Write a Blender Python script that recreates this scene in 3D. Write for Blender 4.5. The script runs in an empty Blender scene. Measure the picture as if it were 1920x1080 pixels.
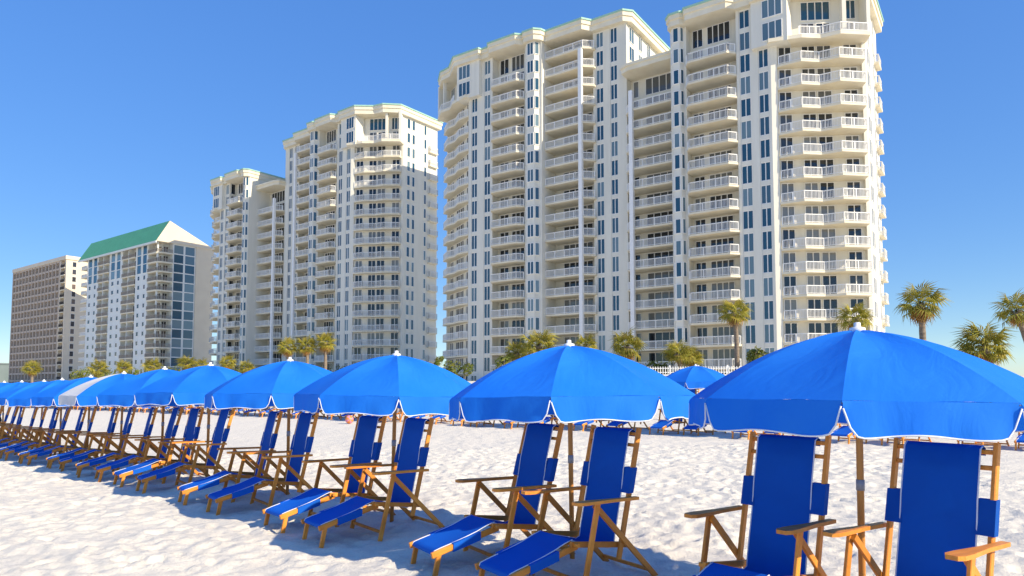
import bpy, math, random
import numpy as np
from mathutils import Vector, Matrix
random.seed(7)
rng = np.random.default_rng(7)
sc = bpy.context.scene
col = sc.collection
rad = math.radians

# ------------------------------------------------------------------ camera
EYE = 1.53
PITCH = math.atan(77 / 1300)
cam_d = bpy.data.cameras.new('camera')
cam_d.sensor_width = 36
cam_d.lens = 1300 / 1920 * 36
cam_d.shift_y = 111 / 1920
cam_d.clip_start = 0.05
cam_d.clip_end = 9000
cam = bpy.data.objects.new('camera', cam_d)
cam.location = (0, 0, EYE)
cam.rotation_euler = (math.pi / 2 + PITCH, 0, 0)
col.objects.link(cam)
sc.camera = cam

# ------------------------------------------------------------------ sky and sun
SUN_AZ = math.atan2(0.825, -0.565)          # from +Y towards +X
SUN_EL = rad(31)
w = bpy.data.worlds.new('World')
sc.world = w
w.use_nodes = True
nt = w.node_tree
nt.nodes.clear()
sky = nt.nodes.new('ShaderNodeTexSky')
sky.sky_type = 'NISHITA'
sky.sun_disc = False
sky.sun_elevation = SUN_EL
sky.sun_rotation = SUN_AZ
sky.air_density = 1.0
sky.dust_density = 0.3
sky.ozone_density = 6.0
hsv = nt.nodes.new('ShaderNodeHueSaturation')
hsv.inputs['Saturation'].default_value = 1.13
hsv.inputs['Hue'].default_value = 0.506
bg = nt.nodes.new('ShaderNodeBackground')
bg.inputs['Strength'].default_value = 0.15
wo = nt.nodes.new('ShaderNodeOutputWorld')
nt.links.new(sky.outputs[0], hsv.inputs['Color'])
# even out the brightness from zenith to horizon, as in this hazeless, strongly toned photograph
sp = nt.nodes.new('ShaderNodeSeparateColor'); sp.mode = 'HSV'
pw = nt.nodes.new('ShaderNodeMath'); pw.operation = 'POWER'; pw.inputs[1].default_value = 0.38
ml = nt.nodes.new('ShaderNodeMath'); ml.operation = 'MULTIPLY'; ml.inputs[1].default_value = 2.45
cb = nt.nodes.new('ShaderNodeCombineColor'); cb.mode = 'HSV'
nt.links.new(hsv.outputs[0], sp.inputs[0]); nt.links.new(sp.outputs[2], pw.inputs[0]); nt.links.new(pw.outputs[0], ml.inputs[0])
nt.links.new(sp.outputs[0], cb.inputs[0]); nt.links.new(sp.outputs[1], cb.inputs[1]); nt.links.new(ml.outputs[0], cb.inputs[2])
nt.links.new(cb.outputs[0], bg.inputs[0])
nt.links.new(bg.outputs[0], wo.inputs[0])

sun_d = bpy.data.lights.new('sun', 'SUN')
sun_d.energy = 4.9
sun_d.angle = rad(0.55)
sun_d.color = (1.0, 0.87, 0.66)
sun = bpy.data.objects.new('sun', sun_d)
sdir = Vector((math.sin(SUN_AZ) * math.cos(SUN_EL), math.cos(SUN_AZ) * math.cos(SUN_EL), math.sin(SUN_EL)))
sun.rotation_euler = sdir.to_track_quat('Z', 'Y').to_euler()
sun.location = (20, -20, 40)
col.objects.link(sun)
sc.view_settings.view_transform = 'Standard'
sc.view_settings.look = 'None'
sc.view_settings.gamma = 1
sc.view_settings.exposure = 0.42
sc.cycles.use_denoising = True
sc.cycles.max_bounces = 8
sc.cycles.diffuse_bounces = 4
sc.cycles.transparent_max_bounces = 8


# ------------------------------------------------------------------ helpers
def tag(o, label=None, cat=None, group=None, kind=None):
    for k, v in (('label', label), ('category', cat), ('group', group), ('kind', kind)):
        if v:
            o[k] = v
    return o


def empty(name, loc=(0, 0, 0), rz=0.0):
    o = bpy.data.objects.new(name, None)
    o.location = loc
    o.rotation_euler = (0, 0, rz)
    o.empty_display_size = 0.2
    col.objects.link(o)
    return o


def inst(name, mesh, parent=None, loc=(0, 0, 0), rz=0.0):
    o = bpy.data.objects.new(name, mesh)
    o.location = loc
    if rz:
        o.rotation_euler = (0, 0, rz)
    o.parent = parent
    col.objects.link(o)
    return o


class MB:
    """collects faces of one mesh; tf maps every point (and says if it mirrors)"""
    def __init__(s, tf=None, flip=False):
        s.v = []; s.f = []; s.m = []; s.s = []; s.tf = tf; s.flip = flip

    def add(s, vs, fs, mi=0, smooth=False):
        b = len(s.v)
        s.v += [tuple(s.tf(*p)) if s.tf else tuple(p) for p in vs]
        for f in fs:
            g = tuple(b + i for i in f)
            s.f.append(g[::-1] if s.flip else g)
            s.m.append(mi); s.s.append(smooth)

    def box(s, x0, x1, y0, y1, z0, z1, mi=0):
        s.add([(x0, y0, z0), (x1, y0, z0), (x1, y1, z0), (x0, y1, z0), (x0, y0, z1), (x1, y0, z1), (x1, y1, z1), (x0, y1, z1)],
              [(0, 3, 2, 1), (4, 5, 6, 7), (0, 1, 5, 4), (1, 2, 6, 5), (2, 3, 7, 6), (3, 0, 4, 7)], mi)

    def beam(s, p, q, w, h, mi=0, up=(1, 0, 0), bev=0.0):
        """bar from p to q, w along 'up', h across"""
        p = Vector(p); q = Vector(q); d = (q - p).normalized()
        a = Vector(up); a = (a - d * a.dot(d)).normalized(); b = d.cross(a)
        if bev <= 0:
            ring = [(-w / 2, -h / 2), (w / 2, -h / 2), (w / 2, h / 2), (-w / 2, h / 2)]
        else:
            c = bev
            ring = [(-w / 2 + c, -h / 2), (w / 2 - c, -h / 2), (w / 2, -h / 2 + c), (w / 2, h / 2 - c),
                    (w / 2 - c, h / 2), (-w / 2 + c, h / 2), (-w / 2, h / 2 - c), (-w / 2, -h / 2 + c)]
        n = len(ring)
        vs = [p + a * x + b * y for x, y in ring] + [q + a * x + b * y for x, y in ring]
        fs = [(i, (i + 1) % n, n + (i + 1) % n, n + i) for i in range(n)] + [tuple(range(n))[::-1], tuple(range(n, 2 * n))]
        s.add([tuple(v) for v in vs], fs, mi)

    def tube(s, pts, rs, n=8, mi=0, smooth=True):
        pts = [Vector(p) for p in pts]
        if not hasattr(rs, '__len__'):
            rs = [rs] * len(pts)
        vs = []; a = None
        for i, p in enumerate(pts):
            d = (pts[min(i + 1, len(pts) - 1)] - pts[max(i - 1, 0)]).normalized()
            if a is None:
                a = d.orthogonal().normalized()
            a = (a - d * a.dot(d)).normalized(); b = d.cross(a)
            vs += [tuple(p + (a * math.cos(2 * math.pi * k / n) + b * math.sin(2 * math.pi * k / n)) * rs[i]) for k in range(n)]
        fs = []
        for i in range(len(pts) - 1):
            for k in range(n):
                fs.append((i * n + k, i * n + (k + 1) % n, (i + 1) * n + (k + 1) % n, (i + 1) * n + k))
        fs.append(tuple(range(n))[::-1]); fs.append(tuple((len(pts) - 1) * n + k for k in range(n)))
        s.add(vs, fs, mi, smooth)

    def prism(s, poly, z0, z1, mi=0, top=None):
        """poly counter-clockwise seen from above"""
        n = len(poly)
        a = sum(poly[i][0] * poly[(i + 1) % n][1] - poly[(i + 1) % n][0] * poly[i][1] for i in range(n))
        if a < 0:
            poly = poly[::-1]
        vs = [(x, y, z0) for x, y in poly] + [(x, y, z1) for x, y in poly]
        s.add(vs, [(i, (i + 1) % n, n + (i + 1) % n, n + i) for i in range(n)] + [tuple(range(n))[::-1]], mi)
        s.add(vs, [tuple(range(n, 2 * n))], mi if top is None else top)

    def grid(s, rows, mi=0, smooth=True, two=0.0):
        """rows of points -> sheet"""
        m = len(rows[0]); vs = [p for r in rows for p in r]
        fs = [(i * m + j, i * m + j + 1, (i + 1) * m + j + 1, (i + 1) * m + j) for i in range(len(rows) - 1) for j in range(m - 1)]
        s.add(vs, fs, mi, smooth)

    def mesh(s, name, mats):
        me = bpy.data.meshes.new(name)
        me.from_pydata(s.v, [], s.f)
        for m in (mats if isinstance(mats, (list, tuple)) else [mats]):
            me.materials.append(m)
        me.polygons.foreach_set('material_index', s.m)
        me.polygons.foreach_set('use_smooth', s.s)
        me.update()
        return me


# ------------------------------------------------------------------ materials
def mat(name, c1, c2=None, scale=3.0, rough=0.7, bump=0.0, bscale=None, spec=0.3, rnd=0.0, coord='Object', stretch=None, detail=4.0):
    m = bpy.data.materials.new(name); m.use_nodes = True
    t = m.node_tree; N = t.nodes; L = t.links
    p = N['Principled BSDF']
    p.inputs['Roughness'].default_value = rough
    p.inputs['Specular IOR Level'].default_value = spec
    tc = N.new('ShaderNodeTexCoord')
    src = tc.outputs[coord]
    if stretch:
        mp = N.new('ShaderNodeMapping'); mp.inputs['Scale'].default_value = stretch
        L.new(src, mp.inputs[0]); src = mp.outputs[0]
    nz = N.new('ShaderNodeTexNoise'); nz.inputs['Scale'].default_value = scale; nz.inputs['Detail'].default_value = detail
    L.new(src, nz.inputs['Vector'])
    mix = N.new('ShaderNodeMix'); mix.data_type = 'RGBA'
    c2 = c2 or tuple(x * 0.85 for x in c1)
    mix.inputs[6].default_value = (*c1, 1); mix.inputs[7].default_value = (*c2, 1)
    rm = N.new('ShaderNodeMapRange'); rm.inputs[1].default_value = 0.3; rm.inputs[2].default_value = 0.7
    L.new(nz.outputs[0], rm.inputs[0]); L.new(rm.outputs[0], mix.inputs[0])
    out = mix.outputs[2]
    if rnd:
        oi = N.new('ShaderNodeObjectInfo'); hs = N.new('ShaderNodeHueSaturation')
        r2 = N.new('ShaderNodeMapRange'); r2.inputs[3].default_value = 1 - rnd; r2.inputs[4].default_value = 1 + rnd
        L.new(oi.outputs['Random'], r2.inputs[0]); L.new(r2.outputs[0], hs.inputs['Value'])
        L.new(out, hs.inputs['Color']); out = hs.outputs[0]
    L.new(out, p.inputs['Base Color'])
    if bump:
        bz = N.new('ShaderNodeTexNoise'); bz.inputs['Scale'].default_value = bscale or scale * 6; bz.inputs['Detail'].default_value = 3
        L.new(src, bz.inputs['Vector'])
        bp = N.new('ShaderNodeBump'); bp.inputs['Strength'].default_value = bump; bp.inputs['Distance'].default_value = 0.02
        L.new(bz.outputs[0], bp.inputs['Height']); L.new(bp.outputs[0], p.inputs['Normal'])
    return m


def cloth(name, c1, c2, trans=0.25, scale=1.5, rough=0.75, rnd=0.0, wrinkle=0.0):
    m = mat(name, c1, c2, scale=scale, rough=rough, bump=0.12, bscale=420, spec=0.2, rnd=rnd)
    t = m.node_tree; N = t.nodes; L = t.links
    p = N['Principled BSDF']; o = N['Material Output']
    if wrinkle:
        wn = N.new('ShaderNodeTexNoise'); wn.inputs['Scale'].default_value = 3.5; wn.inputs['Detail'].default_value = 4; wn.inputs['Distortion'].default_value = 1.2
        tcn = N.new('ShaderNodeTexCoord'); mpn = N.new('ShaderNodeMapping'); mpn.inputs['Scale'].default_value = (0.7, 1.6, 1.0)
        L.new(tcn.outputs['Object'], mpn.inputs[0]); L.new(mpn.outputs[0], wn.inputs['Vector'])
        wb = N.new('ShaderNodeBump'); wb.inputs['Strength'].default_value = wrinkle; wb.inputs['Distance'].default_value = 0.03
        L.new(wn.outputs[0], wb.inputs['Height']); L.new(wb.outputs[0], p.inputs['Normal'])
    tr = N.new('ShaderNodeBsdfTranslucent'); ms = N.new('ShaderNodeMixShader'); ms.inputs[0].default_value = trans
    src = p.inputs['Base Color'].links[0].from_socket
    L.new(src, tr.inputs[0]); L.new(p.outputs[0], ms.inputs[1]); L.new(tr.outputs[0], ms.inputs[2]); L.new(ms.outputs[0], o.inputs[0])
    return m


def glass(name, dark, pale, share=0.2, rough=0.06):
    """window glass over a dim room; some windows have pale blinds drawn behind the pane"""
    m = bpy.data.materials.new(name); m.use_nodes = True
    t = m.node_tree; N = t.nodes; L = t.links; p = N['Principled BSDF']
    p.inputs['Roughness'].default_value = rough; p.inputs['Specular IOR Level'].default_value = 0.75
    oi = N.new('ShaderNodeObjectInfo'); cr = N.new('ShaderNodeValToRGB')
    cr.color_ramp.elements[0].color = (*dark, 1); cr.color_ramp.elements[1].color = (*pale, 1)
    cr.color_ramp.elements[0].position = 1 - share - 0.35; cr.color_ramp.elements[1].position = 1.0
    L.new(oi.outputs['Random'], cr.inputs[0]); L.new(cr.outputs[0], p.inputs['Base Color'])
    return m


M = {}
M['wall'] = mat('cream_stucco', (0.78, 0.75, 0.645), (0.70, 0.67, 0.57), scale=0.9, rough=0.85, bump=0.1, bscale=6, stretch=(1, 1, 0.12))
M['slab'] = mat('cream_slab', (0.80, 0.735, 0.57), (0.73, 0.65, 0.48), scale=0.6, rough=0.8)
M['white'] = mat('white_paint', (0.86, 0.85, 0.81), (0.8, 0.79, 0.75), scale=2, rough=0.55)
M['cap'] = mat('sea_green_cap', (0.36, 0.58, 0.47), (0.30, 0.52, 0.42), scale=0.8, rough=0.6)
M['glass'] = glass('window_glass', (0.02, 0.075, 0.12), (0.16, 0.24, 0.27), 0.15)
M['door_glass'] = glass('door_glass', (0.012, 0.02, 0.03), (0.22, 0.23, 0.22), 0.12)
M['b3wall'] = mat('pale_stucco', (0.74, 0.76, 0.72), (0.68, 0.7, 0.66), scale=0.3, rough=0.85)
M['b3side'] = mat('sand_stucco', (0.70, 0.62, 0.48), (0.65, 0.57, 0.44), scale=0.3, rough=0.85)
M['green_roof'] = mat('green_metal_roof', (0.04, 0.22, 0.17), (0.034, 0.19, 0.15), scale=0.5, rough=0.5)
M['b3rail'] = mat('tan_metal', (0.38, 0.33, 0.27), (0.34, 0.29, 0.24), rough=0.6)
M['b4rail'] = mat('dark_brown_metal', (0.1, 0.08, 0.07), (0.08, 0.065, 0.055), rough=0.6)
M['b4brown'] = mat('brown_concrete', (0.54, 0.45, 0.36), (0.47, 0.39, 0.31), scale=0.4, rough=0.85)
M['b4wall'] = mat('buff_stucco', (0.70, 0.61, 0.47), (0.64, 0.55, 0.42), scale=0.3, rough=0.85)
M['b4glass'] = glass('brown_glass', (0.03, 0.03, 0.035), (0.16, 0.12, 0.1), 0.2)
M['wood'] = mat('oiled_wood', (0.82, 0.315, 0.045), (0.62, 0.21, 0.026), scale=5, rough=0.45, bump=0.15, bscale=60, spec=0.4, rnd=0.22, stretch=(6, 1.2, 1.2))
M['polewood'] = mat('pole_wood', (0.62, 0.275, 0.065), (0.46, 0.195, 0.045), scale=6, rough=0.5, bump=0.15, bscale=50, rnd=0.15, stretch=(5, 5, 0.6))
M['canopy'] = cloth('canopy_blue', (0.009, 0.19, 0.82), (0.022, 0.235, 0.83), 0.2, scale=1.1, rnd=0.06, wrinkle=0.3)
M['canopy_white'] = cloth('canopy_white', (0.8, 0.8, 0.78), (0.74, 0.74, 0.72), 0.25)
M['sling'] = cloth('sling_blue', (0.003, 0.095, 0.47), (0.003, 0.08, 0.40), 0.08, scale=3, rnd=0.08, wrinkle=0.25)
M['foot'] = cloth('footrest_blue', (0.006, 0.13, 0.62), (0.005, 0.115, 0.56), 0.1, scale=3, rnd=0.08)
M['piping'] = mat('white_piping', (0.8, 0.82, 0.85), (0.72, 0.75, 0.8), rough=0.7)
M['finial'] = mat('white_plastic', (0.85, 0.86, 0.86), (0.8, 0.8, 0.8), rough=0.35)
M['steel'] = mat('dull_steel', (0.35, 0.35, 0.36), (0.28, 0.28, 0.29), rough=0.45)
M['rib'] = mat('rib_metal', (0.2, 0.2, 0.21), (0.15, 0.15, 0.16), rough=0.4)
M['frond'] = cloth('palm_green', (0.22, 0.27, 0.035), (0.44, 0.34, 0.055), 0.3, scale=1.2, rough=0.55, rnd=0.35)
M['frond_old'] = cloth('palm_dry', (0.52, 0.30, 0.09), (0.36, 0.20, 0.06), 0.25, scale=1.5, rough=0.8, rnd=0.3)
M['trunk'] = mat('palm_bark', (0.30, 0.24, 0.18), (0.16, 0.125, 0.095), scale=3, rough=0.9, bump=0.6, bscale=9, stretch=(1, 1, 4))
M['leaf'] = cloth('shrub_green', (0.09, 0.14, 0.025), (0.22, 0.21, 0.04), 0.25, scale=0.9, rough=0.6, rnd=0.2)
M['stone'] = mat('terrace_stone', (0.6, 0.54, 0.44), (0.52, 0.46, 0.37), scale=0.7, rough=0.9)
M['far'] = mat('grey_green_render', (0.16, 0.2, 0.2), (0.13, 0.17, 0.17), scale=0.2, rough=0.8)

# sand: pale quartz with darker grains and broad random variation in tone
m = bpy.data.materials.new('white_sand'); m.use_nodes = True
t = m.node_tree; N = t.nodes; L = t.links; p = N['Principled BSDF']
p.inputs['Roughness'].default_value = 0.95; p.inputs['Specular IOR Level'].default_value = 0.12
tc = N.new('ShaderNodeTexCoord')
def _noise(sc_, det, ro=0.6):
    n = N.new('ShaderNodeTexNoise'); n.inputs['Scale'].default_value = sc_; n.inputs['Detail'].default_value = det
    n.inputs['Roughness'].default_value = ro; L.new(tc.outputs['Object'], n.inputs['Vector']); return n
n1 = _noise(1.3, 5); n2 = _noise(38, 3)
mx = N.new('ShaderNodeMix'); mx.data_type = 'RGBA'
mx.inputs[6].default_value = (0.80, 0.735, 0.605, 1); mx.inputs[7].default_value = (0.86, 0.80, 0.67, 1)
L.new(n1.outputs[0], mx.inputs[0])
rr = N.new('ShaderNodeMapRange'); rr.inputs[1].default_value = 0.32; rr.inputs[2].default_value = 0.55; rr.inputs[3].default_value = 0.88; rr.inputs[4].default_value = 1.0
L.new(n2.outputs[0], rr.inputs[0])
hs = N.new('ShaderNodeHueSaturation'); L.new(rr.outputs[0], hs.inputs['Value']); L.new(mx.outputs[2], hs.inputs['Color']); L.new(hs.outputs[0], p.inputs['Base Color'])
n3 = _noise(24, 6, 0.75); n4 = _noise(90, 2)
b1 = N.new('ShaderNodeBump'); b1.inputs['Strength'].default_value = 0.5; b1.inputs['Distance'].default_value = 0.06; L.new(n3.outputs[0], b1.inputs['Height'])
b2 = N.new('ShaderNodeBump'); b2.inputs['Strength'].default_value = 0.35; b2.inputs['Distance'].default_value = 0.008
L.new(n4.outputs[0], b2.inputs['Height']); L.new(b1.outputs[0], b2.inputs['Normal']); L.new(b2.outputs[0], p.inputs['Normal'])
M['sand'] = m

# ------------------------------------------------------------------ ground
ROW0 = np.array([2.28, 4.6])
RD = np.array([-0.7234, 0.6904])          # along the rows, away from the camera
RN = np.array([0.6904, 0.7234])           # inland


def sst(a, b, x):
    t = np.clip((x - a) / (b - a), 0, 1)
    return t * t * (3 - 2 * t)


def gz(x, y):
    dx = x - ROW0[0]; dy = y - ROW0[1]
    d = dx * RN[0] + dy * RN[1]; s = dx * RD[0] + dy * RD[1]
    z = 0.0195 * np.clip(d, -12, 17) + 2.2 * sst(20, 62, d)
    z = z - 0.20 * sst(9, 22, s) * (1 - sst(3, 11, d))
    return z


def vnoise(x, y, seed):
    xi = np.floor(x).astype(np.int64); yi = np.floor(y).astype(np.int64)
    fx = x - xi; fy = y - yi
    fx = fx * fx * (3 - 2 * fx); fy = fy * fy * (3 - 2 * fy)
    def h(a, b):
        n = (a * 374761393 + b * 668265263 + seed * 974634777) & 0xffffffff
        n = ((n ^ (n >> 13)) * 1274126177) & 0xffffffff
        return ((n ^ (n >> 16)) & 0xffff) / 65535.0
    return (h(xi, yi) * (1 - fx) + h(xi + 1, yi) * fx) * (1 - fy) + (h(xi, yi + 1) * (1 - fx) + h(xi + 1, yi + 1) * fx) * fy


def lines(a, b, step, lo, hi, g1, g2):
    mid = list(np.arange(a, b, step)); up = []; v = mid[-1]; st = step
    while v < hi:
        st *= g2; v += st; up.append(v)
    dn = []; v = a; st = step
    while v > lo:
        st *= g1; v -= st; dn.append(v)
    return np.array(dn[::-1] + mid + up)


gx = lines(-11.0, 7.0, 0.04, -4000, 4000, 1.06, 1.06)
gy = lines(3.6, 15.0, 0.04, -600, 6000, 1.15, 1.028)
X, Y = np.meshgrid(gx, gy)
Z = gz(X, Y)
fade = np.exp(-np.maximum(0, np.hypot(X, Y) - 16) / 30)
lump = (vnoise(X * 0.9, Y * 0.9, 1) - 0.5) * 0.05 + (vnoise(X * 2.7 + 5, Y * 2.7, 2) - 0.5) * 0.034 + (vnoise(X * 6.3, Y * 6.3 + 3, 3) - 0.5) * 0.030 + (vnoise(X * 13, Y * 13, 4) - 0.5) * 0.020
Z = Z + 0.72 * lump * fade
# footprints: a dent with a pushed-up rim
for k in range(9500):
    px = rng.uniform(-13, 8.3); py = rng.uniform(3.5, 16.5)
    a = rng.uniform(0, math.pi); la = rng.uniform(0.06, 0.135); lb = la * rng.uniform(0.42, 0.7); dp = rng.uniform(0.004, 0.021)
    i0, i1 = np.searchsorted(gx, (px - 0.34, px + 0.34)); j0, j1 = np.searchsorted(gy, (py - 0.34, py + 0.34))
    sx_ = X[j0:j1, i0:i1] - px; sy_ = Y[j0:j1, i0:i1] - py
    u = (sx_ * math.cos(a) + sy_ * math.sin(a)) / la; v = (-sx_ * math.sin(a) + sy_ * math.cos(a)) / lb
    r2 = u * u + v * v
    Z[j0:j1, i0:i1] += dp * (-np.exp(-r2 * 1.1) + 0.55 * np.exp(-(np.sqrt(r2) - 1.7) ** 2 * 3))
ny, nx = X.shape
me = bpy.data.meshes.new('sand_beach')
idx = np.arange(nx * ny).reshape(ny, nx)
quads = np.stack([idx[:-1, :-1], idx[:-1, 1:], idx[1:, 1:], idx[1:, :-1]], -1).reshape(-1, 4)
me.vertices.add(nx * ny); me.vertices.foreach_set('co', np.stack([X, Y, Z], -1).astype(np.float32).ravel())
me.loops.add(quads.size); me.loops.foreach_set('vertex_index', quads.astype(np.int32).ravel())
me.polygons.add(len(quads)); me.polygons.foreach_set('loop_start', np.arange(0, quads.size, 4, dtype=np.int32))
me.polygons.foreach_set('use_smooth', np.ones(len(quads), dtype=bool))
me.update(calc_edges=True); me.validate()
me.materials.append(M['sand'])
tag(inst('sand_beach', me), kind='structure')


def G(x, y):
    return float(gz(np.float64(x), np.float64(y)))


# ------------------------------------------------------------------ window and railing meshes
def rail_mb(mb, pts, h=1.08, step=0.17, bw=0.045, post=1.7):
    """white metal railing along a plan polyline at floor level"""
    for (x0, y0), (x1, y1) in zip(pts[:-1], pts[1:]):
        ln = math.hypot(x1 - x0, y1 - y0)
        if ln < 0.05:
            continue
        mb.beam((x0, y0, h), (x1, y1, h), 0.09, 0.1, up=(0, 0, 1))
        mb.beam((x0, y0, 0.12), (x1, y1, 0.12), 0.07, 0.06, up=(0, 0, 1))
        n = max(1, round(ln / step))
        for i in range(n):
            t = (i + 0.5) / n
            x = x0 + (x1 - x0) * t; y = y0 + (y1 - y0) * t
            mb.box(x - bw / 2, x + bw / 2, y - bw / 2, y + bw / 2, 0.15, h - 0.045)
        n = max(1, round(ln / post))
        for i in range(n + 1):
            t = i / n
            x = x0 + (x1 - x0) * t; y = y0 + (y1 - y0) * t
            mb.box(x - 0.05, x + 0.05, y - 0.05, y + 0.05, 0.0, h + 0.02)


class Face:
    """frame of reference on a tower: origin (u,y), turned by ang; x along the face, y inward"""
    def __init__(s, T, u, y, ang=0.0):
        s.T = T; s.u = u; s.y = y; s.c = math.cos(ang); s.n = math.sin(ang)

    def pt(s, x, y):
        return (s.u + x * s.c - y * s.n, s.y + x * s.n + y * s.c)

    def tf(s, x, y, z):
        u, v = s.pt(x, y)
        return s.T.tf(u, v, z)

    def mb(s):
        return MB(s.tf, s.T.flip)


class Tower:
    def __init__(s, root, ox=0.0, sx=1.0, z0=1.22, fh=3.0):
        s.root = root; s.ox = ox; s.sx = sx; s.flip = sx < 0; s.z0 = z0; s.fh = fh

    def tf(s, u, y, z):
        return (s.ox + s.sx * u, y, z)

    def mb(s):
        return MB(s.tf, s.flip)

    def z(s, k):
        return s.z0 + s.fh * k

    def windows(s, face, x0, x1, floors, panes=2, zb=0.06, zt=2.5, name='window', gm='glass', depth=0.0, fr=0.075):
        """window frames with their glazing, one per floor"""
        f = face.mb(); g = face.mb(); d = depth
        f.box(x0, x0 + fr, d - 0.1, d + 0.06, zb, zt); f.box(x1 - fr, x1, d - 0.1, d + 0.06, zb, zt)
        f.box(x0 + fr, x1 - fr, d - 0.098, d + 0.06, zb, zb + fr); f.box(x0 + fr, x1 - fr, d - 0.098, d + 0.06, zt - fr, zt)
        for i in range(1, panes):
            x = x0 + (x1 - x0) * i / panes
            f.box(x - fr * 0.7, x + fr * 0.7, d - 0.096, d + 0.06, zb + fr, zt - fr)
        for i in range(panes):
            a = x0 + (x1 - x0) * i / panes + fr; b = x0 + (x1 - x0) * (i + 1) / panes - fr
            g.box(a, b, d - 0.03, d + 0.05, zb + fr + 0.002, zt - fr - 0.002)
        fm = f.mesh(name, M['white']); gm_ = g.mesh('glazing', M[gm])
        for k in floors:
            o = inst(name, fm, s.root, (0, 0, s.z(k)))
            inst('glazing', gm_, o)

    def balconies(s, face, outline, railpts, floors, th=0.24, name='balcony', rm_='white'):
        b = face.mb(); b.prism(outline, -th, 0.02)
        r = face.mb(); rail_mb(r, railpts)
        bm_ = b.mesh(name, M['slab']); rm = r.mesh('railing', M[rm_])
        for k in floors:
            o = inst(name, bm_, s.root, (0, 0, s.z(k)))
            inst('railing', rm, o, (0, 0, 0.02))


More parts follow.
